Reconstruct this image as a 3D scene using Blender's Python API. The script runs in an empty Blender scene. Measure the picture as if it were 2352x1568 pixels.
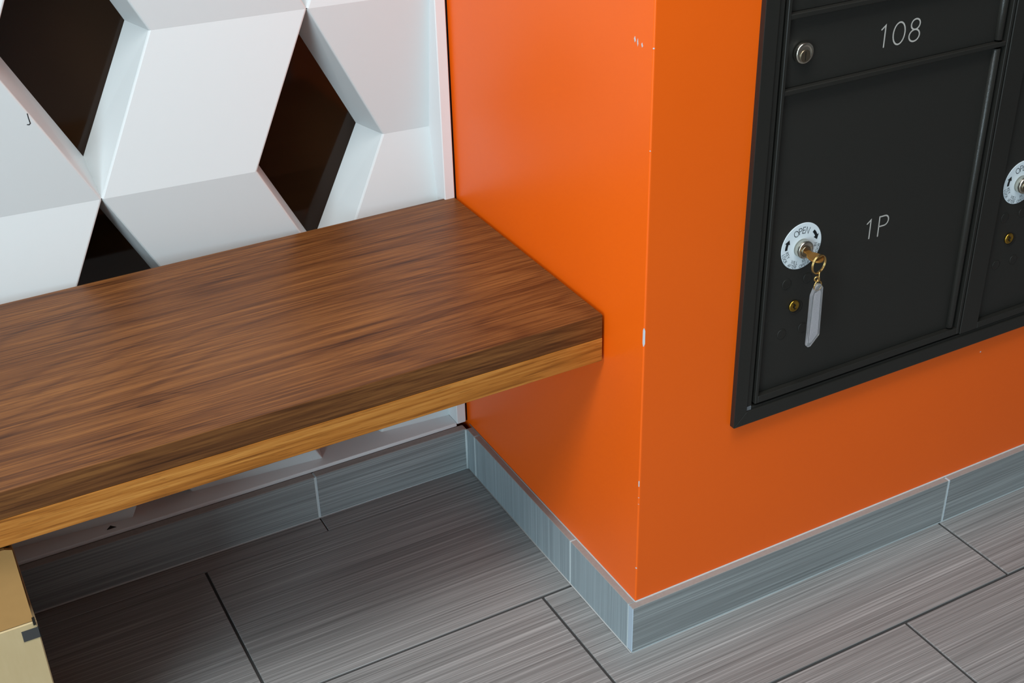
import bpy, bmesh, math, random
from mathutils import Vector, Matrix

random.seed(7)
S = bpy.context.scene
COL = S.collection

# ------------------------------------------------------------------ camera
W_PX, F_PX = 2352.0, 2954.823
CAM = Vector((-0.74475, -1.57924, 1.25495))
PITCH, YAW, ROLL = math.radians(-30.41502), math.radians(27.68956), math.radians(-1.55598)
fw = Vector((math.sin(YAW)*math.cos(PITCH), math.cos(YAW)*math.cos(PITCH), math.sin(PITCH)))
rt = Vector((math.cos(YAW), -math.sin(YAW), 0))
up = rt.cross(fw)
rt2 = rt*math.cos(ROLL) + up*math.sin(ROLL)
up2 = up*math.cos(ROLL) - rt*math.sin(ROLL)
cam_d = bpy.data.cameras.new('camera')
cam_d.sensor_width = 36.0
cam_d.lens = 36.0*F_PX/W_PX
cam_d.clip_start = 0.02
cam = bpy.data.objects.new('camera', cam_d)
cam.matrix_world = Matrix(((rt2.x, up2.x, -fw.x, CAM.x), (rt2.y, up2.y, -fw.y, CAM.y),
                           (rt2.z, up2.z, -fw.z, CAM.z), (0, 0, 0, 1)))
COL.objects.link(cam)
S.camera = cam

# ------------------------------------------------------------------ world, lights, exposure
world = bpy.data.worlds.new('sky'); S.world = world
world.use_nodes = True
bg = world.node_tree.nodes['Background']
bg.inputs[0].default_value = (0.62, 0.76, 1.0, 1)
bg.inputs[1].default_value = 0.15

def area(name, loc, direction, sx, sy, power, color):
    d = bpy.data.lights.new(name, 'AREA')
    d.shape = 'RECTANGLE'; d.size = sx; d.size_y = sy; d.energy = power; d.color = color
    o = bpy.data.objects.new(name, d)
    o.location = loc
    o.rotation_euler = Vector(direction).to_track_quat('-Z', 'Y').to_euler()
    COL.objects.link(o)
    return o

# daylight entering by the tall glazed opening of the left wall
area('daylight_left', (-3.38, -3.10, 1.18), (1, 0, 0), 1.7, 2.25, 106, (0.72, 0.92, 1.02))
# two ceiling panel lights
area('ceiling_lamp', (-0.40, -1.02, 2.46), (0, 0, -1), 1.2, 0.5, 28, (0.97, 0.99, 0.985))
area('ceiling_lamp_2', (-1.8, -1.30, 2.46), (0, 0, -1), 1.0, 0.6, 31, (0.95, 0.985, 0.985))

S.view_settings.view_transform = 'Standard'
S.view_settings.look = 'None'
S.view_settings.gamma = 1.0
S.view_settings.use_curve_mapping = False
S.view_settings.exposure = 0.15

# ------------------------------------------------------------------ measures (metres)
D = 0.4948            # front face of the orange column (y = -D)
HB, WB, TB = 0.4804, 0.4107, 0.0662    # bench top height, front edge, thickness
BBH, BBT = 0.080, 0.011                # tile baseboard
CEIL = 2.50
XL, XR, YF = -3.4, 3.4, -4.2           # room

# ------------------------------------------------------------------ material helpers
def lin(c):
    c /= 255.0
    return c/12.92 if c <= 0.04045 else ((c+0.055)/1.055)**2.4
def srgb(r, g, b): return (lin(r), lin(g), lin(b), 1)

class NT:
    def __init__(s, name):
        s.m = bpy.data.materials.new(name); s.m.use_nodes = True
        s.t = s.m.node_tree; s.n = s.t.nodes; s.p = s.n['Principled BSDF']
    def node(s, typ, **kw):
        n = s.n.new(typ)
        for k, v in kw.items(): setattr(n, k, v)
        return n
    def link(s, a, b): s.t.links.new(a, b)
    def val(s, sock, v):
        if hasattr(v, 'is_output'): s.link(v, sock)
        else: sock.default_value = v
    def math(s, op, a, b=None, c=None, clamp=False):
        n = s.node('ShaderNodeMath', operation=op, use_clamp=clamp)
        s.val(n.inputs[0], a)
        if b is not None: s.val(n.inputs[1], b)
        if c is not None: s.val(n.inputs[2], c)
        return n.outputs[0]
    def vmath(s, op, a, b=None):
        n = s.node('ShaderNodeVectorMath', operation=op)
        s.val(n.inputs[0], a)
        if b is not None: s.val(n.inputs[1], b)
        return n.outputs[0]
    def noise(s, vec, scale=1.0, detail=2.0, rough=0.5, dist=0.0):
        n = s.node('ShaderNodeTexNoise')
        s.link(vec, n.inputs['Vector'])
        n.inputs['Scale'].default_value = scale; n.inputs['Detail'].default_value = detail
        n.inputs['Roughness'].default_value = rough; n.inputs['Distortion'].default_value = dist
        return n.outputs['Fac']
    def ramp(s, fac, stops):
        n = s.node('ShaderNodeValToRGB')
        e = n.color_ramp.elements
        while len(e) < len(stops): e.new(0.5)
        for i, (p, c) in enumerate(stops):
            e[i].position = p; e[i].color = c
        s.val(n.inputs[0], fac)
        return n.outputs[0]
    def mix(s, fac, a, b, blend='MIX'):
        n = s.node('ShaderNodeMix', data_type='RGBA', blend_type=blend)
        s.val(n.inputs[0], fac); s.val(n.inputs[6], a); s.val(n.inputs[7], b)
        return n.outputs[2]
    def bump(s, h, strength, dist):
        n = s.node('ShaderNodeBump')
        n.inputs['Strength'].default_value = strength; n.inputs['Distance'].default_value = dist
        s.link(h, n.inputs['Height']); s.link(n.outputs[0], s.p.inputs['Normal'])
    def coord(s, which='Object'): return s.node('ShaderNodeTexCoord').outputs[which]
    def pos(s): return s.node('ShaderNodeNewGeometry').outputs['Position']
    def base(s, c, rough=0.5, metal=0.0, spec=0.5):
        s.val(s.p.inputs['Base Color'], c); s.val(s.p.inputs['Roughness'], rough)
        s.p.inputs['Metallic'].default_value = metal
        s.p.inputs['Specular IOR Level'].default_value = spec

def plain(name, c, rough=0.5, metal=0.0, spec=0.5, nscale=None, nstr=0.1, vary=0.0):
    t = NT(name)
    t.base(c, rough, metal, spec)
    if nscale:
        n = t.noise(t.pos(), nscale, 3)
        t.bump(n, nstr, 0.001)
        if vary:
            t.val(t.p.inputs['Base Color'],
                  t.mix(n, (c[0]*(1-vary), c[1]*(1-vary), c[2]*(1-vary), 1),
                        (min(1, c[0]*(1+vary)), min(1, c[1]*(1+vary)), min(1, c[2]*(1+vary)), 1)))
    return t.m

def mat_tile(name, stretch, tint=(1, 1, 1), con=1.0):
    """grey porcelain printed with fine parallel strokes; stretch = scale per axis"""
    t = NT(name)
    oi = t.node('ShaderNodeObjectInfo')
    v = t.coord('Object')
    comb = t.node('ShaderNodeCombineXYZ')
    r1 = t.math('MULTIPLY', oi.outputs['Random'], 37.0)
    for i in range(3): t.link(r1, comb.inputs[i])
    v = t.vmath('ADD', v, comb.outputs[0])
    def streak(mult, along):
        sc = [(x*mult if x > 10 else x*along) for x in stretch]
        return t.vmath('MULTIPLY', v, tuple(sc))
    a = t.noise(streak(1.0, 1.0), 1.0, 3, 0.62)
    b = t.noise(streak(0.28, 0.8), 1.0, 3, 0.6)
    c = t.noise(streak(2.2, 2.2), 1.0, 1, 0.5)
    f = t.math('ADD', t.math('MULTIPLY', a, 0.46), t.math('MULTIPLY', b, 0.20))
    f = t.math('ADD', f, t.math('MULTIPLY', c, 0.34))
    def g(x):
        x = 0.262*(x/0.262)**con*0.97
        return (x*tint[0], x*tint[1], x*tint[2], 1)
    col = t.ramp(f, [(0.36, g(0.145)), (0.46, g(0.225)), (0.53, g(0.275)), (0.60, g(0.37)), (0.70, g(0.50))])
    t.base(col, 0.42, 0, 0.45)
    t.bump(f, 0.12, 0.0006)
    return t.m

def mat_wood(name, dark, mid, light, knot=None, seed=0.0):
    t = NT(name)
    v = t.coord('Object')
    v = t.vmath('ADD', v, (seed, seed*0.7, seed*1.3))
    warp = t.noise(t.vmath('MULTIPLY', v, (2.2, 8.0, 8.0)), 1.0, 2, 0.5)
    big = t.noise(t.vmath('MULTIPLY', v, (0.75, 5.0, 5.0)), 1.0, 1.0, 0.4)
    ring_in = t.math('ADD', big, t.math('MULTIPLY', warp, 0.035))
    if knot:
        kv = t.vmath('SUBTRACT', t.coord('Object'), knot)
        kv = t.vmath('MULTIPLY', kv, (34.0, 90.0, 1.0))
        ln = t.node('ShaderNodeVectorMath', operation='LENGTH'); t.link(kv, ln.inputs[0])
        kd = ln.outputs['Value']
        kn = t.math('POWER', 2.718, t.math('MULTIPLY', t.math('MULTIPLY', kd, kd), -1.0))
        ring_in = t.math('ADD', ring_in, t.math('MULTIPLY', kn, 0.05))
    rings = t.math('SINE', t.math('MULTIPLY', ring_in, 150.0))
    rings = t.math('MULTIPLY_ADD', rings, 0.5, 0.5)
    rings = t.math('POWER', rings, 7.0)
    broad = t.noise(t.vmath('MULTIPLY', v, (1.1, 24.0, 24.0)), 1.0, 3, 0.55)
    streak = t.noise(t.vmath('MULTIPLY', v, (2.4, 95.0, 95.0)), 1.0, 2, 0.55)
    fine = t.noise(t.vmath('MULTIPLY', v, (9.0, 380.0, 380.0)), 1.0, 2, 0.6)
    pore = t.noise(t.vmath('MULTIPLY', v, (30.0, 800.0, 800.0)), 1.0, 2, 0.5)
    f = t.math('MULTIPLY', broad, 0.27)
    f = t.math('ADD', f, t.math('MULTIPLY', streak, 0.31))
    f = t.math('ADD', f, t.math('MULTIPLY', fine, 0.42))
    f = t.math('SUBTRACT', f, t.math('MULTIPLY', rings, 0.05))
    if knot: f = t.math('SUBTRACT', f, t.math('MULTIPLY', kn, 0.06))
    col = t.ramp(f, [(0.32, dark), (0.46, mid), (0.62, light)])
    pm = t.math('GREATER_THAN', pore, 0.64)
    col = t.mix(t.math('MULTIPLY', pm, 0.38), col, dark)
    t.base(col, t.math('MULTIPLY_ADD', fine, 0.18, 0.34), 0, 0.25)
    t.bump(fine, 0.08, 0.0005)
    return t.m

def mat_orange():
    t = NT('orange_paint')
    v = t.pos()
    n = t.noise(v, 260.0, 3, 0.6)
    sm = t.noise(v, 5.0, 4, 0.6)
    col = t.mix(sm, (0.90, 0.122, 0.0030, 1), (0.95, 0.134, 0.0040, 1))
    t.base(col, t.math('MULTIPLY_ADD', sm, 0.12, 0.30), 0, 0.38)
    t.bump(n, 0.05, 0.0008)
    return t.m

def mat_black(name='black_powder_coat', nscale=1500, nstr=0.25, base=0.018, rough=0.5):
    t = NT(name)
    n = t.noise(t.pos(), nscale, 2, 0.6)
    t.base((base, base*0.96, base*0.82, 1), rough, 0, 0.4)
    t.bump(n, nstr, 0.0006)
    return t.m

M = {}
M['white_panel'] = plain('white_panel', (0.64, 0.685, 0.695, 1), 0.42, 0, 0.4, 40, 0.02)
M['white_trim'] = plain('white_trim', (0.76, 0.775, 0.785, 1), 0.45, 0, 0.4, 80, 0.04)
M['brown_gloss'] = plain('brown_gloss', (0.017, 0.0078, 0.0034, 1), 0.08, 0, 0.26)
M['orange'] = mat_orange()
M['wall_white'] = plain('wall_white', (0.28, 0.28, 0.28, 1), 0.7, 0, 0.3, 120, 0.08)
M['ceiling'] = plain('ceiling_white', (0.42, 0.42, 0.42, 1), 0.8, 0, 0.2, 120, 0.08)
M['tile_floor'] = mat_tile('tile_floor', (2.2, 400.0, 400.0), (1.0, 1.0, 0.99))
M['tile_along'] = mat_tile('tile_along', (2.2, 330.0, 330.0), (1.06, 1.15, 1.16), 0.8)  # same tile as the floor; reflected sky blue put into the tint
M['tile_up'] = mat_tile('tile_up', (330.0, 330.0, 2.2), (1.16, 1.38, 1.48), 0.45)  # same tile facing left; bluish window light put into the tint
M['grout'] = plain('dark_grout', srgb(66, 66, 66), 0.9, 0, 0.2, 400, 0.3, 0.2)
M['grout_light'] = plain('light_grout', srgb(196, 206, 208), 0.8, 0, 0.2, 300, 0.2, 0.1)
M['tile_body'] = plain('tile_body', srgb(150, 144, 140), 0.7, 0, 0.3, 200, 0.2, 0.12)
M['glazed_end'] = plain('glazed_end', srgb(176, 192, 206), 0.3, 0.0, 0.5, 400, 0.05)  # plain glazed end face of the tile at the outer corner
M['caulk'] = plain('white_caulk', srgb(176, 174, 172), 0.6, 0, 0.3, 120, 0.3, 0.1)
M['plaster'] = plain('bare_plaster', srgb(196, 194, 198), 0.7, 0, 0.3, 300, 0.3)
M['black_gap'] = plain('black_gap', (0.004, 0.004, 0.006, 1), 0.8, 0, 0.1)
M['wood_top'] = mat_wood('walnut_top', srgb(56, 30, 13), srgb(96, 58, 28), srgb(130, 85, 43),
                         knot=(-0.542, -0.323, 0.0), seed=0.0)
M['wood_low'] = mat_wood('oak_lower', srgb(104, 58, 18), srgb(168, 104, 40), srgb(200, 138, 66), seed=3.1)
M['black'] = mat_black()
M['black_frame'] = mat_black('black_frame_paint', 900, 0.12, 0.017, 0.42)
M['black_hinge'] = mat_black('black_hinge_paint', 900, 0.45, 0.020, 0.27)
M['rivet'] = mat_black('rivet_black', 800, 0.1, 0.016, 0.35)
M['bare_metal'] = plain('bare_metal', srgb(150, 158, 166), 0.35, 0.8, 0.5, 500, 0.2)
M['steel'] = plain('nickel', srgb(205, 200, 186), 0.22, 1.0, 0.5, 600, 0.03)
M['steel_dark'] = plain('nickel_worn', srgb(150, 138, 118), 0.34, 1.0, 0.5, 700, 0.1)
M['brass'] = plain('brass', srgb(208, 174, 112), 0.27, 1.0, 0.5, 500, 0.05)
M['brass_key'] = plain('brass_key', srgb(196, 142, 72), 0.42, 0.85, 0.5, 900, 0.2)
M['brass_old'] = plain('brass_lock', srgb(188, 150, 62), 0.3, 1.0, 0.5, 700, 0.1)
M['label_white'] = plain('label_white', srgb(226, 236, 242), 0.4, 0, 0.4, 200, 0.02)
M['ink'] = plain('black_ink', (0.008, 0.010, 0.013, 1), 0.5, 0, 0.3)
M['engrave'] = plain('engraved_silver', srgb(196, 192, 186), 0.5, 0.1, 0.4, 900, 0.2)
M['slot'] = plain('keyway_dark', (0.012, 0.010, 0.007, 1), 0.6, 0, 0.3)
t_ = NT('clear_plastic')
t_.base((0.93, 0.94, 0.97, 1), 0.12, 0, 0.5)
t_.p.inputs['Transmission Weight'].default_value = 0.85
t_.p.inputs['IOR'].default_value = 1.4
t_.bump(t_.noise(t_.pos(), 500, 2), 0.25, 0.0006)
M['clear'] = t_.m
M['insert'] = plain('tag_insert', srgb(205, 200, 203), 0.7, 0, 0.4, 900, 0.5, 0.25)
def mat_card():
    t = NT('cardboard')
    n = t.noise(t.vmath('MULTIPLY', t.pos(), (30.0, 30.0, 6.0)), 3.0, 4, 0.6)
    col = t.mix(n, srgb(186, 162, 120), srgb(200, 178, 138))
    t.base(col, 0.75, 0, 0.25)
    t.bump(n, 0.08, 0.001)
    return t.m
M['card'] = mat_card()
M['card_inner'] = plain('cardboard_kraft', srgb(182, 138, 84), 0.8, 0, 0.2, 60, 0.1, 0.06)
M['tape'] = plain('dark_tape', srgb(62, 62, 62), 0.45, 0, 0.4, 200, 0.1)

# ------------------------------------------------------------------ mesh helpers
def mesh_of(bm, name, mats):
    me = bpy.data.meshes.new(name)
    bm.normal_update(); bm.to_mesh(me); bm.free()
    for m in (mats if isinstance(mats, (list, tuple)) else [mats]):
        me.materials.append(M[m])
    return me
def obj(name, bm, mats, parent=None, smooth=False):
    me = mesh_of(bm, name, mats) if isinstance(bm, bmesh.types.BMesh) else bm
    if smooth:
        for p in me.polygons: p.use_smooth = True
    o = bpy.data.objects.new(name, me); COL.objects.link(o)
    if parent: o.parent = parent; o.matrix_parent_inverse = parent.matrix_world.inverted()
    return o
def empty(name, loc, label, cat, group=None):
    o = bpy.data.objects.new(name, None); COL.objects.link(o)
    o.location = loc; o.empty_display_size = 0.05
    o['label'] = label; o['category'] = cat
    if group: o['group'] = group
    bpy.context.view_layer.update()
    return o
def structure(o, label=None, cat=None):
    o['kind'] = 'structure'
    if label: o['label'] = label
    if cat: o['category'] = cat
    return o
def quad(bm, pts, mi=0):
    f = bm.faces.new([bm.verts.new(p) for p in pts]); f.material_index = mi
    return f
def box(bm, x0, x1, y0, y1, z0, z1, bev=0.0, seg=1, mi=0):
    g = bmesh.ops.create_cube(bm, size=1.0)
    vs = g['verts']
    for v in vs:
        v.co = Vector((x0 + (v.co.x+0.5)*(x1-x0), y0 + (v.co.y+0.5)*(y1-y0), z0 + (v.co.z+0.5)*(z1-z0)))
    fs = {f for v in vs for f in v.link_faces}
    for f in fs: f.material_index = mi
    if bev:
        es = list({e for v in vs for e in v.link_edges})
        bmesh.ops.bevel(bm, geom=es, offset=bev, segments=seg, affect='EDGES', profile=0.5)
    return bm
def B(*a, **k): return box(bmesh.new(), *a, **k)
def lathe(bm, prof, c, axis='y', n=32, mi=0):
    """prof: list of (radius, depth); turned about an axis through c; depth goes to -y (axis y) or +z"""
    rings = []
    for r, d in prof:
        ring = []
        for i in range(n):
            a = 2*math.pi*i/n
            if axis == 'y': p = (c[0]+r*math.cos(a), c[1]-d, c[2]+r*math.sin(a))
            else: p = (c[0]+r*math.cos(a), c[1]+r*math.sin(a), c[2]+d)
            ring.append(bm.verts.new(p))
        rings.append(ring)
    for j in range(len(rings)-1):
        for i in range(n):
            f = bm.faces.new((rings[j][i], rings[j][(i+1) % n], rings[j+1][(i+1) % n], rings[j+1][i]))
            f.material_index = mi; f.smooth = True
    for ring in (rings[0], rings[-1]):
        try:
            f = bm.faces.new(ring); f.material_index = mi
        except ValueError: pass
    bmesh.ops.recalc_face_normals(bm, faces=bm.faces)
    return bm
def prism(bm, pts, ext, mi=0, bev=0.0):
    """pts: planar 3-D outline, ext: extrusion vector"""
    a = [bm.verts.new(p) for p in pts]
    b = [bm.verts.new(Vector(p)+Vector(ext)) for p in pts]
    fs = [bm.faces.new(a), bm.faces.new(b[::-1])]
    n = len(pts)
    for i in range(n): fs.append(bm.faces.new((a[i], b[i], b[(i+1) % n], a[(i+1) % n])))
    for f in fs: f.material_index = mi
    bmesh.ops.recalc_face_normals(bm, faces=fs)
    if bev:
        es = list({e for f in fs for e in f.edges})
        bmesh.ops.bevel(bm, geom=es, offset=bev, segments=2, affect='EDGES', profile=0.5)
    return bm
def tube(bm, pts, r, n=8, closed=False, mi=0):
    pts = [Vector(p) for p in pts]; m = len(pts); rings = []
    prev = None
    for i, p in enumerate(pts):
        if closed: d = pts[(i+1) % m]-pts[i-1]
        else: d = pts[min(i+1, m-1)]-pts[max(i-1, 0)]
        d.normalize()
        ref = prev if prev is not None else (Vector((0, 0, 1)) if abs(d.z) < 0.9 else Vector((1, 0, 0)))
        u = (ref - d*ref.dot(d)).normalized(); w = d.cross(u); prev = u
        rings.append([bm.verts.new(p + (u*math.cos(2*math.pi*k/n) + w*math.sin(2*math.pi*k/n))*r) for k in range(n)])
    rng = range(m) if closed else range(m-1)
    for i in rng:
        a, b = rings[i], rings[(i+1) % m]
        for k in range(n):
            f = bm.faces.new((a[k], a[(k+1) % n], b[(k+1) % n], b[k])); f.smooth = True; f.material_index = mi
    if not closed:
        bm.faces.new(rings[0][::-1]); bm.faces.new(rings[-1])
    bmesh.ops.recalc_face_normals(bm, faces=bm.faces)
    return bm

# ------------------------------------------------------------------ floor
floor = structure(obj('floor', B(XL, XR, YF, 0.12, -0.06, -0.0025), 'grout'),
                  'grey brushed-look tile floor in running bond', 'floor')
ROWS = [(-0.0480, 0.015, 0.3384)]
yy = -0.0480; offs = [0.1432, 0.5504, 0.3516]
i = 0
while yy > YF + 0.05:
    y2 = -0.3456 if i == 0 else (-0.6431 if i == 1 else yy - 0.2985)
    ROWS.append((max(y2, YF), yy, offs[i] if i < 3 else (offs[2] - 0.2033*(i-2)) % 0.61))
    yy = y2; i += 1
GAP = 0.0040
tile_cache = {}
for ri, (y0, y1, off) in enumerate(ROWS):
    x = off - 0.61*math.ceil((off - XL)/0.61)
    while x < XR:
        x0, x1 = max(x, XL), min(x + 0.61, XR)
        gy1 = 0.0006 if ri in (0, 1) else GAP/2
        gy0 = 0.0006 if ri == 0 else GAP/2
        if x1 - x0 > 0.02 and not (y0 > -D and x0 > 0.02):
            gx = 0.0008 if ri == 0 else GAP/2
            ax0, ax1, ay0, ay1 = x0+gx, x1-gx, y0+gy0, y1-(gy1 if ri else 0)
            key = (round(ax1-ax0, 4), round(ay1-ay0, 4))
            if key not in tile_cache:
                bm = B(-key[0]/2, key[0]/2, -key[1]/2, key[1]/2, -0.009, 0, bev=0.0007)
                tile_cache[key] = mesh_of(bm, 'floor_tile', 'tile_floor')
            o = bpy.data.objects.new('floor_tile', tile_cache[key]); COL.objects.link(o)
            o.location = ((ax0+ax1)/2, (ay0+ay1)/2, random.uniform(-0.0003, 0.0))
            o.parent = floor
        x += 0.61

# ------------------------------------------------------------------ ceiling and outer walls
structure(obj('ceiling', B(XL, XR, YF, 0.2, CEIL, CEIL+0.1), 'ceiling'), 'plain white ceiling above the lobby', 'ceiling')
bm = bmesh.new()      # left wall with a wide window opening
box(bm, XL-0.12, XL, YF, -3.98, 0, CEIL); box(bm, XL-0.12, XL, -2.22, 0.2, 0, CEIL)
box(bm, XL-0.12, XL, -3.98, -2.22, 0, 0.04); box(bm, XL-0.12, XL, -3.98, -2.22, 2.34, CEIL)
structure(obj('wall_left', bm, 'wall_white'), 'white side wall around a wide window opening', 'wall')
structure(obj('wall_front', B(XL, XR, YF-0.12, YF, 0, CEIL), 'wall_white'), 'plain grey wall facing the bench', 'wall')
structure(obj('wall_end', B(XR, XR+0.1, YF, 0.2, 0, CEIL), 'wall_white'), 'white end wall past the mailboxes', 'wall')

# ------------------------------------------------------------------ panelled back wall
XP = -1.95                    # left end of the panelled field
XC, PX, HW, ZC, HH, YM, AM, YB, SI = -0.1912, 0.3044, 0.1003, 0.5811, 0.2012, 0.030, 0.0180, 0.1119, 0.8455
wall_back = structure(obj('wall_back', B(XP, 0.0, YB, 0.20, 0.0, CEIL), 'brown_gloss'),
                      'glossy dark brown wall behind folded white panels with diamond openings', 'wall')
structure(obj('wall_back_plain', B(XL, XP-0.03, 0.0, 0.20, 0.0, CEIL), 'wall_white'),
          'plain white wall past the left end of the panels', 'wall')
ZLO, ZHI = 0.0855, CEIL - 0.02
def mid(k, i): return (i % 2 == 0) if k % 2 == 0 else (i % 2 != 0)
def clip(bm, co, no):
    g = list(bm.verts)+list(bm.edges)+list(bm.faces)
    bmesh.ops.bisect_plane(bm, geom=g, plane_co=co, plane_no=no, clear_outer=True)
for k in range(-7, 1):
    for i in range(-4, 12):
        z0, z1 = ZC+i*HH, ZC+(i+1)*HH
        if z1 < ZLO+0.002 or z0 > ZHI-0.002: continue
        xl, xr = XC+k*PX, XC+(k+1)*PX
        s, fl, fr = {}, {}, {}
        for lev, z in ((0, z0), (1, z1)):
            ml, mr = mid(k, i+lev), mid(k+1, i+lev)
            zt = z0 + HH*(1-SI) if lev == 0 else z1 - HH*(1-SI)
            s[lev, 'l'] = (xl+(HW if ml else 0), YM+(AM if ml else 0), z)
            s[lev, 'r'] = (xr-(HW if mr else 0), YM-(AM if mr else 0), z)
            fl[lev] = (xl+(HW*SI if ml else 0), YB-0.0002, z if ml else zt)
            fr[lev] = (xr-(HW*SI if mr else 0), YB-0.0002, z if mr else zt)
        if max(s[0, 'r'][0], s[1, 'r'][0]) < XP or min(s[0, 'l'][0], s[1, 'l'][0]) > -0.022: continue
        bm = bmesh.new()
        v = {key: bm.verts.new(p) for key, p in s.items()}
        a0, a1 = bm.verts.new(fl[0]), bm.verts.new(fl[1])
        b0, b1 = bm.verts.new(fr[0]), bm.verts.new(fr[1])
        bm.faces.new((v[0, 'l'], v[0, 'r'], v[1, 'r'], v[1, 'l']))
        bm.faces.new((a0, v[0, 'l'], v[1, 'l'], a1))
        bm.faces.new((v[0, 'r'], b0, b1, v[1, 'r']))
        bm.edges.ensure_lookup_table()
        es = [e for e in bm.edges if len(e.link_faces) == 2]
        bmesh.ops.bevel(bm, geom=es, offset=0.0022, segments=2, affect='EDGES', profile=0.5)
        clip(bm, (-0.0205, 0, 0), (1, 0, 0)); clip(bm, (XP, 0, 0), (-1, 0, 0))
        clip(bm, (0, 0, ZLO), (0, 0, -1)); clip(bm, (0, 0, ZHI), (0, 0, 1))
        if len(bm.faces) == 0: bm.free(); continue
        bmesh.ops.recalc_face_normals(bm, faces=bm.faces)
        bm.normal_update()
        if sum(f.normal.y*f.calc_area() for f in bm.faces) > 0: bmesh.ops.reverse_faces(bm, faces=bm.faces)
        obj('white_panel', bm, 'white_panel', wall_back)
# trims around the panel field
structure(obj('trim_1', B(-0.0205, -0.0042, 0.0, YB, 0.083, CEIL, bev=0.0012), 'white_trim'),
          'white vertical edge strip between folded panels and orange column', 'trim')
structure(obj('trim_2', B(XP, -0.0208, 0.001, YB, 0.0790, 0.0855, bev=0.0006), 'white_trim'),
          'thin white ledge under the folded panels above the tile baseboard', 'trim')
structure(obj('trim_3', B(XP-0.03, XP, 0.0, YB, 0.083, CEIL, bev=0.0012), 'white_trim'),
          'white vertical edge strip at the far left end of the panels', 'trim')
structure(obj('trim_4', B(-0.0042, -0.0003, 0.004, YB, 0.083, CEIL), 'black_gap'),
          'black shadow joint where the white edge strip meets orange', 'trim')
# small dark nick under the bench
bm = bmesh.new(); prism(bm, [(-0.584, 0.0105, 0.0857), (-0.570, 0.0105, 0.0857), (-0.577, 0.018, 0.0857)], (0, 0, 0.0004))
tri_parent = bpy.data.objects['trim_2']
obj('dark_nick', bm, 'brown_gloss', tri_parent)

# ------------------------------------------------------------------ orange column with the mailbox recess
OX0, OX1, OZ0, OZ1 = 0.150, 0.900, 0.327, 1.590
R = 0.0022
bm = bmesh.new()
ZT = CEIL
# left face (x = 0) with a rounded front arris
def strip(p, q):
    quad(bm, [(p[0], p[1], 0), (q[0], q[1], 0), (q[0], q[1], ZT), (p[0], p[1], ZT)])
prof = [(0.0, 0.20)] + [(R-R*math.cos(a), -D+R-R*math.sin(a)) for a in [j*math.pi/2/5 for j in range(6)]]
for a, b in zip(prof, prof[1:]): strip(a, b)
def face(x0, x1, z0, z1): quad(bm, [(x0, -D, z0), (x1, -D, z0), (x1, -D, z1), (x0, -D, z1)])
face(R, OX0, 0, ZT); face(OX1, XR, 0, ZT); face(OX0, OX1, 0, OZ0); face(OX0, OX1, OZ1, ZT)
YI = -0.20
quad(bm, [(OX0, -D, OZ0), (OX0, -D, OZ1), (OX0, YI, OZ1), (OX0, YI, OZ0)], 1)
quad(bm, [(OX1, -D, OZ0), (OX1, YI, OZ0), (OX1, YI, OZ1), (OX1, -D, OZ1)], 1)
quad(bm, [(OX0, -D, OZ0), (OX0, YI, OZ0), (OX1, YI, OZ0), (OX1, -D, OZ0)], 1)
quad(bm, [(OX0, -D, OZ1), (OX1, -D, OZ1), (OX1, YI, OZ1), (OX0, YI, OZ1)], 1)
quad(bm, [(OX0, YI, OZ0), (OX0, YI, OZ1), (OX1, YI, OZ1), (OX1, YI, OZ0)], 1)
bmesh.ops.remove_doubles(bm, verts=bm.verts, dist=1e-6)
bmesh.ops.recalc_face_normals(bm, faces=bm.faces)
bm.faces.ensure_lookup_table(); bm.normal_update()
if bm.faces[0].normal.x > 0: bmesh.ops.reverse_faces(bm, faces=bm.faces)
column = structure(obj('wall_right', bm, ['orange', 'black_gap']),
                   'glossy orange column wall holding the black mailboxes', 'wall')
def chip(pts, ext): 
    b_ = bmesh.new(); prism(b_, pts, ext); obj('paint_chip', b_, 'plaster', column)
def edge_chip(z0, z1, a0, a1):
    """bare patch on the rounded arris between two angles"""
    n = 7; b_ = bmesh.new(); rows = []; rr_ = R+0.00025
    for j in range(n+1):
        z = z0 + (z1-z0)*j/n
        k = (1.0 if 0 < j < n else 0.3)*random.uniform(0.7, 1.0)
        m = (a0+a1)/2; h = (a1-a0)/2*k
        rows.append([b_.verts.new((R-rr_*math.cos(math.radians(q)), -D+R-rr_*math.sin(math.radians(q)), z)) for q in (m-h, m, m+h)])
    for j in range(n):
        for c in range(2): b_.faces.new((rows[j][c], rows[j][c+1], rows[j+1][c+1], rows[j+1][c]))
    bmesh.ops.recalc_face_normals(b_, faces=b_.faces)
    obj('paint_chip', b_, 'plaster', column)
edge_chip(0.4757, 0.5007, -10, 75); edge_chip(0.2695, 0.2790, 10, 55); edge_chip(0.1358, 0.1382, 0, 60)
edge_chip(0.8355, 0.8372, 20, 70); edge_chip(0.7218, 0.7230, 20, 60); edge_chip(0.2520, 0.2530, 20, 60); edge_chip(0.2420, 0.2427, 20, 60)
for (y, z, w, h) in ((-0.4595, 0.8372, 0.0018, 0.0035), (-0.4650, 0.8352, 0.0012, 0.0045), (-0.4735, 0.8345, 0.0016, 0.0028)):
    chip([(-0.0002, y-w, z-h*0.3), (-0.0002, y, z-h), (-0.0002, y+w, z+h*0.2), (-0.0002, y, z+h)], (0.0003, 0, 0))
chip([(0.5830, -D-0.0004, 0.2895), (0.5848, -D-0.0004, 0.2898), (0.5846, -D-0.0004, 0.2916), (0.5832, -D-0.0004, 0.2912)], (0, 0.0005, 0))

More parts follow.
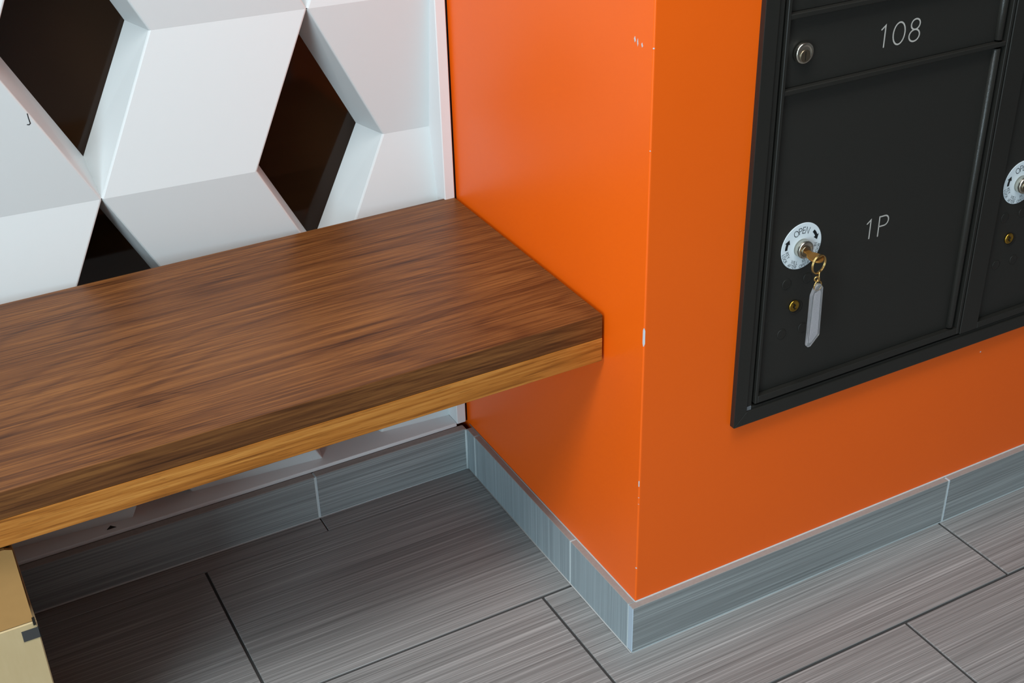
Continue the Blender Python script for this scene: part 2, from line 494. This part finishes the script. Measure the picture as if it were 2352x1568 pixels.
# ------------------------------------------------------------------ tile baseboards
def base_tiles(name, label, segs, axis, mat, outer):
    """segs along the axis; outer = fixed coordinate pair (wall, outer face)"""
    w0, w1 = outer
    lo, hi = segs[0][0], segs[-1][1]
    if axis == 'x': core = B(max(lo, -BBT+0.001) if lo > -0.1 else lo, hi, min(w0, w1+0.0003), max(w0, w1+0.0003), 0.0, BBH-0.0015)
    else: core = B(min(w0, w1+0.0003), max(w0, w1+0.0003), lo, hi, 0.0, BBH-0.0015)
    root = structure(obj(name, core, 'grout_light'), label, 'baseboard')
    for a, b in segs:
        bm = bmesh.new()
        ga, gb = a+0.0014, b-0.0014
        L, H, T = gb-ga, BBH-0.002, abs(w1-w0)
        if axis == 'x': box(bm, -L/2, L/2, -T/2, T/2, -H/2, H/2, bev=0.0007)
        else: box(bm, -T/2, T/2, -L/2, L/2, -H/2, H/2, bev=0.0007)
        bm.normal_update()
        for f in bm.faces:
            if f.normal.z > 0.5: f.material_index = 1
            elif axis == 'x' and f.normal.x < -0.5: f.material_index = 2
        o = obj('baseboard_tile', bm, [mat, 'tile_body', 'glazed_end'])
        c = (ga+gb)/2
        o.location = (c, (w0+w1)/2, 0.001+BBH/2) if axis == 'x' else ((w0+w1)/2, c, 0.001+BBH/2)
        bpy.context.view_layer.update()
        o.parent = root; o.matrix_parent_inverse = root.matrix_world.inverted()
    return root
b1 = base_tiles('baseboard_back', 'dark grey streaked tile baseboard under the folded white panels',
                [(-1.95, -1.492), (-1.492, -0.882), (-0.882, -0.272), (-0.272, -BBT)], 'x', 'tile_along', (0.0, -0.0135))
b2 = base_tiles('baseboard_left', 'grey tile baseboard with upright streaks on the column side, sky blue put into its tint',
                [(-D-0.0002, -0.3425), (-0.3425, -0.0415), (-0.0415, -0.0135)], 'y', 'tile_up', (0.0, -BBT))
b3 = base_tiles('baseboard_right', 'streaked grey tile baseboard under the black mailboxes',
                [(-BBT-0.0012, 0.5545), (0.5545, 1.1645), (1.1645, 1.7745), (1.7745, 2.3845), (2.3845, 3.39)], 'x', 'tile_along', (-D, -D-BBT))
# caulk beads on top and along the floor
def bead(pts, r, parent, mat='caulk'):
    bm = bmesh.new(); tube(bm, pts, r, 6); obj('caulk_bead', bm, mat, parent, True)
bead([(-0.0006, -0.005, BBH), (-0.0006, -D-0.0006, BBH)], 0.0012, b2)
bead([(-0.0006, -D-0.0008, BBH), (XR-0.01, -D-0.0008, BBH)], 0.0014, b3)
bead([(-BBT, -0.0135, 0.001), (-BBT, -D-BBT, 0.001)], 0.0009, b2)
bead([(-BBT-0.001, -0.0142, 0.002), (-BBT-0.001, -0.0142, BBH-0.002)], 0.0022, b1, 'grout_light')
bead([(-1.9, -0.0137, 0.0008), (-0.012, -0.0137, 0.0008)], 0.0008, b1, 'grout_light')

# ------------------------------------------------------------------ bench
bench = empty('wall_bench', (-0.95, -0.2, 0), 'dark walnut slab bench fixed between folded white panels and orange column', 'bench')
def slab(z0, z1):
    bm = B(-0.95, 0.9455, -WB+0.2, 0.206, z0, z1, bev=0.0012, seg=2)
    return bm
def local(name, bm, mat, parent, loc):
    o = bpy.data.objects.new(name, mesh_of(bm, name, mat)); COL.objects.link(o)
    o.location = loc; o.parent = parent
    return o
for nm, z0, z1, mt in (('top_board', 0.4475, HB, 'wood_top'), ('lower_board', HB-TB, 0.4473, 'wood_low')):
    bm = B(-1.9, -0.0045, -WB, 0.006, z0-0.4804, z1-0.4804, bev=0.0011 if nm == 'top_board' else 0.0008, seg=2)
    o = bpy.data.objects.new(nm, mesh_of(bm, nm, mt)); COL.objects.link(o)
    o.parent = bench; o.location = (0.95, 0.2, 0.4804)
obj('support_light_blocker', B(-1.165, -1.125, -0.400, -0.03, 0.0, HB-TB), 'wood_low', bench)  # unseen support, set inward to block low light under the bench
obj('cleat', B(-0.03, -0.0008, -0.36, -0.03, HB-TB-0.03, HB-TB), 'wood_low', bench)

# ------------------------------------------------------------------ cardboard box under the bench
BX0, BX1, BY0, BY1, BZ = -1.115, -0.7170, -0.390, -0.130, 0.2916
cbox = empty('cardboard_box', (-0.92, -0.26, 0), 'open tan cardboard box with a raised flap under the left of the bench', 'box')
bm = bmesh.new()
TH = 0.004
box(bm, BX0, BX1, BY0, BY0+TH, 0, BZ, bev=0.0012); box(bm, BX0, BX1, BY1-TH, BY1, 0, BZ, bev=0.0012)
box(bm, BX0, BX0+TH, BY0+TH, BY1-TH, 0, BZ, bev=0.0012); box(bm, BX1-TH, BX1, BY0+TH, BY1-TH, 0, BZ, bev=0.0012)
box(bm, BX0+TH, BX1-TH, BY0+TH, BY1-TH, 0, TH)
obj('carton', bm, 'card', cbox)
bm = bmesh.new()                       # flap standing up, leaning back under the bench
prism(bm, [(BX1-0.003, BY0+0.001, BZ+0.001), (BX1-0.0045, BY0-0.004, BZ+0.104), (BX1-0.012, BY0-0.0045, BZ+0.1075),
           (BX0+0.012, BY0-0.0045, BZ+0.1075), (BX0+0.003, BY0+0.001, BZ+0.001)], (0, 0.004, 0))
o = obj('flap', bm, 'card_inner', cbox); o['label'] = 'browner raised flap'
bm = bmesh.new()
box(bm, -0.7350, BX1+0.0004, BY0-0.0006, BY0+0.0003, 0.2690, 0.2835)
box(bm, BX1-0.0002, BX1+0.0005, BY0-0.0006, BY0+0.05, 0.2690, 0.2835)
obj('tape_strip', bm, 'tape', cbox)
obj('corner_slit', B(BX1-0.0042, BX1-0.0012, BY0-0.0012, BY0+0.001, BZ-0.004, BZ+0.006), 'slot', cbox)

# ------------------------------------------------------------------ stroke lettering
def arc(cx, cy, rx, ry, a0, a1, n=14):
    return [(cx+rx*math.cos(math.radians(a0+(a1-a0)*j/n)), cy+ry*math.sin(math.radians(a0+(a1-a0)*j/n))) for j in range(n+1)]
G = {   # glyphs on a box of height 1: (width, strokes)
 'O': (0.86, [arc(0.43, 0.5, 0.43, 0.5, 0, 360, 24)]),
 'P': (0.56, [[(0, 0), (0, 1), (0.30, 1)] + arc(0.30, 0.74, 0.26, 0.26, 90, -90, 10) + [(0.08, 0.48)]]),
 'E': (0.50, [[(0.5, 1), (0, 1), (0, 0), (0.5, 0)], [(0, 0.52), (0.44, 0.52)]]),
 'N': (0.66, [[(0, 0), (0, 1), (0.66, 0), (0.66, 1)]]),
 'K': (0.56, [[(0, 0), (0, 1)], [(0.54, 1), (0, 0.42)], [(0.18, 0.6), (0.56, 0)]]),
 'Y': (0.60, [[(0, 1), (0.3, 0.5), (0.6, 1)], [(0.3, 0.5), (0.3, 0)]]),
 'W': (0.94, [[(0, 1), (0.24, 0), (0.47, 0.95), (0.70, 0), (0.94, 1)]]),
 'I': (0.02, [[(0.01, 0), (0.01, 1)]]),
 'L': (0.44, [[(0, 1), (0, 0), (0.44, 0)]]),
 'R': (0.56, [[(0, 0), (0, 1), (0.30, 1)] + arc(0.30, 0.75, 0.24, 0.25, 90, -90, 10) + [(0.08, 0.5)], [(0.30, 0.46), (0.56, 0)]]),
 'M': (0.78, [[(0, 0), (0.08, 1), (0.39, 0.25), (0.70, 1), (0.78, 0)]]),
 'A': (0.66, [[(0, 0), (0.33, 1), (0.66, 0)], [(0.12, 0.34), (0.54, 0.34)]]),
 'C': (0.74, [arc(0.46, 0.5, 0.46, 0.5, 50, 310, 18)]),
 'F': (0.46, [[(0, 0), (0, 1), (0.46, 1)], [(0, 0.52), (0.40, 0.52)]]),
 'T': (0.54, [[(0, 1), (0.54, 1)], [(0.27, 1), (0.27, 0)]]),
 'D': (0.64, [[(0, 0), (0, 1), (0.2, 1)] + arc(0.2, 0.5, 0.44, 0.5, 90, -90, 14) + [(0, 0)]]),
 'G': (0.80, [arc(0.46, 0.5, 0.46, 0.5, 50, 360, 20) + [(0.55, 0.5)]]),
}
STROKE_N = [0]
def stroke(bm, pts, w, conv):
    """flat mitred ribbon with round ends; conv maps (u, v) -> 3-D point"""
    P = [Vector(p) for p in pts]
    P = [p for j, p in enumerate(P) if j == 0 or (p-P[j-1]).length > 1e-9]
    closed = (P[0]-P[-1]).length < 1e-7
    if closed: P = P[:-1]
    n = len(P); STROKE_N[0] += 1
    lift = Vector((0, -0.00002*(STROKE_N[0] % 3), 0))
    def put(p): return bm.verts.new(Vector(conv(p.x, p.y)) + lift)
    L, Rr = [], []
    for j in range(n):
        d0 = (P[j]-P[j-1]).normalized() if (closed or j > 0) else None
        d1 = (P[(j+1) % n]-P[j]).normalized() if (closed or j < n-1) else None
        d0 = d0 or d1; d1 = d1 or d0
        n0, n1 = Vector((-d0.y, d0.x)), Vector((-d1.y, d1.x))
        m = n0+n1
        m = n0 if m.length < 1e-6 else m.normalized()
        k = min(2.2, 1.0/max(0.2, m.dot(n0)))*w/2
        L.append(put(P[j]+m*k)); Rr.append(put(P[j]-m*k))
    for j in range(n if closed else n-1):
        q = (j+1) % n
        bm.faces.new((L[j], Rr[j], Rr[q], L[q]))
    if not closed:
        for j, sgn in ((0, -1), (n-1, 1)):
            d = ((P[1]-P[0]) if j == 0 else (P[-1]-P[-2])).normalized()
            nn = Vector((-d.y, d.x))
            ring = [P[j] + nn*(w/2*math.cos(a_)) + d*(sgn*w/2*math.sin(a_)) for a_ in [math.pi*t/6 for t in range(1, 6)]]
            bm.faces.new([L[j]] + [put(p) for p in ring] + [Rr[j]])

# ------------------------------------------------------------------ mailbox unit
YD = -D + 0.0010          # door faces
YFR = -D - 0.0080         # frame front
mail = empty('mailbox_unit', (0.52, -D, 0.3154), 'black recessed wall mailbox bank with parcel lockers in the orange wall', 'mailbox')
FX0, FX1, FZ0, FZ1 = 0.1379, 0.9120, 0.3154, 1.602
fw_ = 0.0192
def frame_bar(name, pts, inner_dir):
    """mitred trim: outline on the front plane + recessed inner lip"""
    bm = bmesh.new()
    prism(bm, [(x, YFR, z) for x, z in pts], (0, 0.0085, 0), bev=0.0006)
    obj(name, bm, 'black_frame', mail)
g = 0.00025
frame_bar('frame_stile', [(FX0, FZ0+g), (FX0+fw_, FZ0+fw_+g), (FX0+fw_, FZ1-fw_-g), (FX0, FZ1-g)], 1)
frame_bar('frame_stile', [(FX1, FZ0+g), (FX1-fw_, FZ0+fw_+g), (FX1-fw_, FZ1-fw_-g), (FX1, FZ1-g)], -1)
frame_bar('frame_rail', [(FX0+g, FZ0), (FX1-g, FZ0), (FX1-fw_-g, FZ0+fw_), (FX0+fw_+g, FZ0+fw_)], 1)
frame_bar('frame_rail', [(FX0+g, FZ1), (FX1-g, FZ1), (FX1-fw_-g, FZ1-fw_), (FX0+fw_+g, FZ1-fw_)], 1)
# recessed inner lips
obj('frame_lip', B(FX0+fw_, 0.1662, YFR+0.0028, YFR+0.010, FZ0+fw_-0.001, FZ1-fw_, bev=0.0004), 'black_frame', mail)
obj('frame_lip', B(0.1662, FX1-fw_, YFR+0.0028, YFR+0.010, FZ0+fw_-0.001, 0.3385, bev=0.0004), 'black_frame', mail)
obj('frame_clip', B(0.1572, 0.1655, YFR+0.0018, YFR+0.0030, 0.3350, 0.3410, bev=0.0004), 'bare_metal', mail)
obj('back_box', B(0.152, 0.898, -0.470, -0.205, 0.329, 1.588), 'black_gap', mail)
PITCH_D = 0.0872
BAR0 = 0.7562
NB = 9
ZTOP = 1.578
def column_frame(x0, x1, ls, rs, zb):
    yf = YFR+0.0010
    obj('door_stile', B(x0, x0+ls, yf, YD+0.006, zb, ZTOP, bev=0.0006), 'black_frame', mail)
    obj('door_stile', B(x1-rs, x1, yf, YD+0.006, zb, ZTOP, bev=0.0006), 'black_frame', mail)
    obj('door_rail', B(x0+ls, x1-rs, yf, YD+0.006, zb, zb+0.0100, bev=0.0006), 'black_frame', mail)
    for j in range(NB):
        z = BAR0+j*PITCH_D
        obj('crossbar', B(x0+ls-0.0002, x1-rs+0.0002, YD-0.0070, YD+0.004, z-0.0040, z+0.0022, bev=0.0009), 'black_frame', mail)
column_frame(0.1703, 0.5238, 0.0046, 0.0048, 0.3420)
column_frame(0.5262, 0.8800, 0.0324, 0.0048, 0.3400)

def lock_mesh(c, r, d, plug_r, plug_off):
    """round nickel lock: barrel with rim, sunken ring and plug (materials: nickel, worn, dark slot)"""
    bm = bmesh.new()
    lathe(bm, [(r*1.0, 0), (r*1.0, d*0.55), (r*0.97, d*0.9), (r*0.90, d), (plug_r*1.14, d*0.985), (plug_r*1.06, d*0.9)], c, n=40, mi=0)
    pc = (c[0]+plug_off[0], c[1], c[2]+plug_off[1])
    lathe(bm, [(plug_r, d*0.7), (plug_r, d*1.03), (plug_r*0.92, d*1.07)], pc, n=32, mi=1)
    return bm
def door(z0, z1, x0, x1, hx, nm):
    d = obj(nm, B(x0, x1, YD, YD+0.004, z0, z1, bev=0.0005), 'black', mail)
    bm = bmesh.new()
    lathe(bm, [(0.0050, 0), (0.0056, 0.0006), (0.0056, (z1-z0)-0.0046), (0.0050, (z1-z0)-0.004)], (hx, YD-0.0012, z0+0.002), axis='z', n=20)
    obj('hinge', bm, 'black_hinge', d)
    return d
def number(d, strokes, w, label):
    bm = bmesh.new()
    for s_ in strokes: stroke(bm, s_, w, lambda u, v: (u, YD-0.00025, v))
    bmesh.ops.recalc_face_normals(bm, faces=bm.faces)
    o = obj('number', bm, 'engrave', d); o['label'] = label
parcel_doors = []
for cx0, cx1, hx in ((0.1751, 0.5062, 0.5092), (0.5588, 0.8660, 0.8690)):
    zb = 0.3522 if cx0 < 0.4 else 0.3502
    parcel_doors.append(door(zb, BAR0-0.0042, cx0, cx1, hx, 'parcel_door'))
    for j in range(NB):
        zz0 = BAR0+0.0024+j*PITCH_D
        zz1 = min(BAR0-0.0042+(j+1)*PITCH_D, ZTOP-0.01)
        dd = door(zz0, zz1, cx0, cx1, hx, 'mailbox_door')
        lc = (cx0+0.0268, YD, (zz0+zz1)/2-0.0005)
        if j == 0 and cx0 < 0.4: lc = (0.2000, YD, 0.7983)
        obj('lock', lock_mesh(lc, 0.0125, 0.0075, 0.0072, (0.0, -0.0030)), ['steel', 'steel_dark'], dd)
        obj('keyway', B(lc[0]-0.0007, lc[0]+0.0007, YD-0.0081, YD-0.0070, lc[2]-0.0030-0.0052, lc[2]-0.0030+0.0052), 'slot', dd)
        if j == 0 and cx0 < 0.4:
            number(dd, [[(0.3170, 0.8040), (0.3226, 0.8082), (0.3226, 0.7826)],
                        arc(0.3446, 0.7953, 0.0090, 0.0132, 0, 360, 28),
                        arc(0.3693, 0.8022, 0.0068, 0.0063, -90, 270, 22),
                        arc(0.3690, 0.7888, 0.0081, 0.0071, 90, 450, 24)], 0.0019, 'engraved silver number 108')
DC = (0.2282, 0.5498)
def parcel_lock(d, dx):
    cx, cz = DC[0]+dx, DC[1]
    bm = bmesh.new()
    lathe(bm, [(0.0310, 0), (0.0310, 0.0005), (0.0306, 0.0007)], (cx, YD, cz), n=64)
    o = obj('lock_label', bm, 'label_white', d); o['label'] = 'round white lock label with black print'
    # lettering on the label
    bm = bmesh.new(); YL = YD-0.0009
    def ring_text(txt, R0, h, a_mid, w, inward, sp=0.24, space=0.75, stretch=1.0):
        widths = [(G[c][0] if c != ' ' else space) for c in txt]
        tot = sum(widths)*h*stretch + sp*h*(len(txt)-1)
        pos = -tot/2
        for c, wd in zip(txt, widths):
            gw = wd*h*stretch
            if c != ' ':
                m = pos+gw/2
                if not inward: ang = a_mid - m/(R0+h/2)
                else: ang = a_mid + m/(R0-h/2)
                ca, sa = math.cos(ang), math.sin(ang)
                def conv(u, v, ca=ca, sa=sa):
                    if not inward: rr, tt = R0+v, u-gw/2; return (cx+ca*rr+sa*tt, YL, cz+sa*rr-ca*tt)
                    rr, tt = R0-v, u-gw/2; return (cx+ca*rr-sa*tt, YL, cz+sa*rr+ca*tt)
                for s_ in G[c][1]:
                    stroke(bm, [(p[0]*h*stretch, p[1]*h) for p in s_], w, conv)
            pos += gw+sp*h
    ring_text('OPEN', 0.0172, 0.0080, math.radians(95), 0.00075, False, 0.17, stretch=0.95)
    ring_text('KEY WILL REMAIN IN', 0.0244, 0.0042, math.radians(-87), 0.00045, True, 0.26, 1.3)
    ring_text('LOCK AFTER OPENING DOOR', 0.0299, 0.0039, math.radians(-88), 0.00045, True, 0.26, 0.80)
    bmesh.ops.recalc_face_normals(bm, faces=bm.faces)
    obj('lettering', bm, 'ink', d)
    for a0, a1 in ((181, 147), (45, 9)):
        bm = bmesh.new(); n = 8; rm, hw_ = 0.0238, 0.0019
        ah = a0+(a1-a0)*0.58
        inn = [(rm-hw_, a0+(ah-a0)*j/n) for j in range(n+1)]
        out = [(rm+hw_, a0+(ah-a0)*j/n) for j in range(n+1)]
        P = lambda r_, a_: bm.verts.new((cx+r_*math.cos(math.radians(a_)), YL, cz+r_*math.sin(math.radians(a_))))
        iv, ov = [P(*p) for p in inn], [P(*p) for p in out]
        for j in range(n): bm.faces.new((iv[j], iv[j+1], ov[j+1], ov[j]))
        bm.faces.new((P(rm-0.0042, ah), P(rm, a1), P(rm+0.0042, ah)))
        bmesh.ops.recalc_face_normals(bm, faces=bm.faces)
        obj('arrow', bm, 'ink', d)
    lc = (cx+0.0003, YD-0.0006, cz-0.0020)
    obj('lock', lock_mesh(lc, 0.0118, 0.0095, 0.0068, (0, -0.0012)), ['steel', 'steel_dark'], d)
    # lower utility lock in its hole and four rivets
    bx, bz = 0.2300+dx, 0.4640
    bm = bmesh.new(); lathe(bm, [(0.0098, 0), (0.0098, 0.0004), (0.0088, 0.0006)], (bx, YD, bz), n=32)
    obj('lock_hole', bm, 'rivet', d)
    bm = bmesh.new(); lathe(bm, [(0.0084, 0.0004), (0.0084, 0.0010)], (bx-0.0018, YD, bz+0.0016), n=28)
    obj('lock_hole', bm, 'slot', d)
    bm = bmesh.new(); pc = (bx-0.0050, YD, bz+0.0036)
    lathe(bm, [(0.0078, 0.0006), (0.0078, 0.0022), (0.0068, 0.0030), (0.0052, 0.0030), (0.0048, 0.0024)], pc, n=28)
    obj('brass_lock', bm, 'brass_old', d)
    bm = bmesh.new()
    stroke(bm, [(pc[0]-0.0012, pc[2]+0.0036), (pc[0]+0.0010, pc[2]+0.0010), (pc[0]-0.0010, pc[2]-0.0012), (pc[0]+0.0008, pc[2]-0.0036)], 0.0017,
           lambda u, v: (u, YD-0.0032, v))
    obj('keyway', bm, 'slot', d)
    for rx, rz in ((0.2109, 0.5015), (0.2439, 0.5016), (0.2104, 0.4301), (0.2437, 0.4299)):
        bm = bmesh.new(); lathe(bm, [(0.0072, 0), (0.0070, 0.0005), (0.0060, 0.0008), (0.0030, 0.0004)], (rx+dx, YD, rz), n=28)
        obj('rivet', bm, 'rivet', d)
    return lc
lc1 = parcel_lock(parcel_doors[0], 0.0)
lc2 = parcel_lock(parcel_doors[1], 0.3727)
obj('keyway', B(lc2[0]-0.0042, lc2[0]+0.0042, lc2[1]-0.0108, lc2[1]-0.0098, lc2[2]-0.0012-0.0008, lc2[2]-0.0012+0.0008), 'slot', parcel_doors[1])
number(parcel_doors[0], [[(0.3330, 0.5536), (0.3386, 0.5580), (0.3386, 0.5322)],
                         [(0.3530, 0.5318), (0.3530, 0.5586), (0.3618, 0.5586)] + arc(0.3618, 0.5518, 0.0064, 0.0068, 90, -90, 10) + [(0.3541, 0.5450)]],
       0.0019, 'engraved silver marking 1P')

# ------------------------------------------------------------------ key with ring and tag
YK0 = lc1[1]-0.0085
kz = lc1[2]-0.0012
kx = lc1[0]
keys = empty('key_with_tag', (kx, YK0, kz), 'brass key in the 1P locker lock with split ring and clear plastic tag', 'key')
bm = bmesh.new()
out = [(kx-0.0040, YK0), (kx-0.0040, YK0-0.0065)]
out += [(kx+0.0095*math.cos(math.radians(a)), YK0-0.0175+0.0115*math.sin(math.radians(a))) for a in range(130, 411, 14)]
out += [(kx+0.0040, YK0-0.0065), (kx+0.0040, YK0)]
prism(bm, [(x, y, kz-0.0010) for x, y in out], (0, 0, 0.0020), bev=0.0004)
# bow droops slightly towards the viewer
for v in bm.verts:
    v.co.z -= 0.10*max(0.0, YK0-0.004-v.co.y)
obj('key', bm, 'brass_key', keys)
yr = YK0-0.0245
rc = Vector((0.2290, yr, 0.5392)); rr = 0.0118
bm = bmesh.new()
for k_ in (-1, 1):     # two coils side by side
    tube(bm, [(rc.x+rr*math.cos(a)*0.985-0.0006*k_*0.17, rc.y+rr*math.cos(a)*0.174+0.0007*k_, rc.z+rr*math.sin(a)) for a in [2*math.pi*j/40 for j in range(40)]], 0.0010, 8, True)
obj('split_ring', bm, 'brass', keys)
bm = bmesh.new()
def loop(c, rx, rz, r, tilt=0.0, n=24):
    tube(bm, [(c[0]+rx*math.cos(a)*math.cos(tilt), c[1]+rx*math.cos(a)*math.sin(tilt), c[2]+rz*math.sin(a)) for a in [2*math.pi*j/n for j in range(n)]], r, 7, True)
loop((0.2312, yr, 0.5225), 0.0050, 0.0068, 0.0010, 0.9)
loop((0.2285, yr, 0.5190), 0.0030, 0.0030, 0.0012, -0.5)
obj('connector', bm, 'brass', keys)
bm = bmesh.new()
loop((0.2308, yr, 0.5095), 0.0062, 0.0062, 0.0009, 0.1)
tube(bm, [(0.2300, yr, 0.5185), (0.2305, yr, 0.5150)], 0.0010, 6)
obj('jump_ring', bm, 'brass', keys)
tag2 = [(0.2262, 0.5090), (0.2300, 0.5122), (0.2345, 0.5115), (0.2385, 0.5062), (0.2409, 0.4385), (0.2280, 0.4250), (0.2240, 0.4245), (0.2222, 0.4275), (0.2215, 0.4980)]
bm = bmesh.new(); prism(bm, [(x, yr-0.0025, z) for x, z in tag2], (0, 0.0050, 0), bev=0.0009)
o = obj('tag_case', bm, 'clear', keys); o['label'] = 'clear plastic key tag case'
bm = bmesh.new(); prism(bm, [(x, yr-0.0006, z) for x, z in [(0.2262, 0.4960), (0.2268, 0.4995), (0.2340, 0.5030), (0.2358, 0.5000), (0.2380, 0.4400), (0.2290, 0.4300), (0.2255, 0.4300)]], (0, 0.0012, 0))
obj('tag_insert', bm, 'insert', keys)

# ------------------------------------------------------------------ small marks on surfaces
bpy.context.view_layer.update()
dg = bpy.context.evaluated_depsgraph_get()
def on_panel(x, z):
    hit, loc, nor, idx, ob, mtx = S.ray_cast(dg, Vector((x, -0.3, z)), Vector((0, 1, 0)))
    return (loc.x, loc.y-0.0004, loc.z) if hit else (x, 0.02, z)
bm = bmesh.new()
marks = [(-0.5640, 0.7150), (-0.5636, 0.7080), (-0.5628, 0.7020), (-0.5645, 0.7005), (-0.5665, 0.7010)]
stroke(bm, marks, 0.0011, on_panel)
bmesh.ops.recalc_face_normals(bm, faces=bm.faces)
obj('pen_mark', bm, 'ink', wall_back)
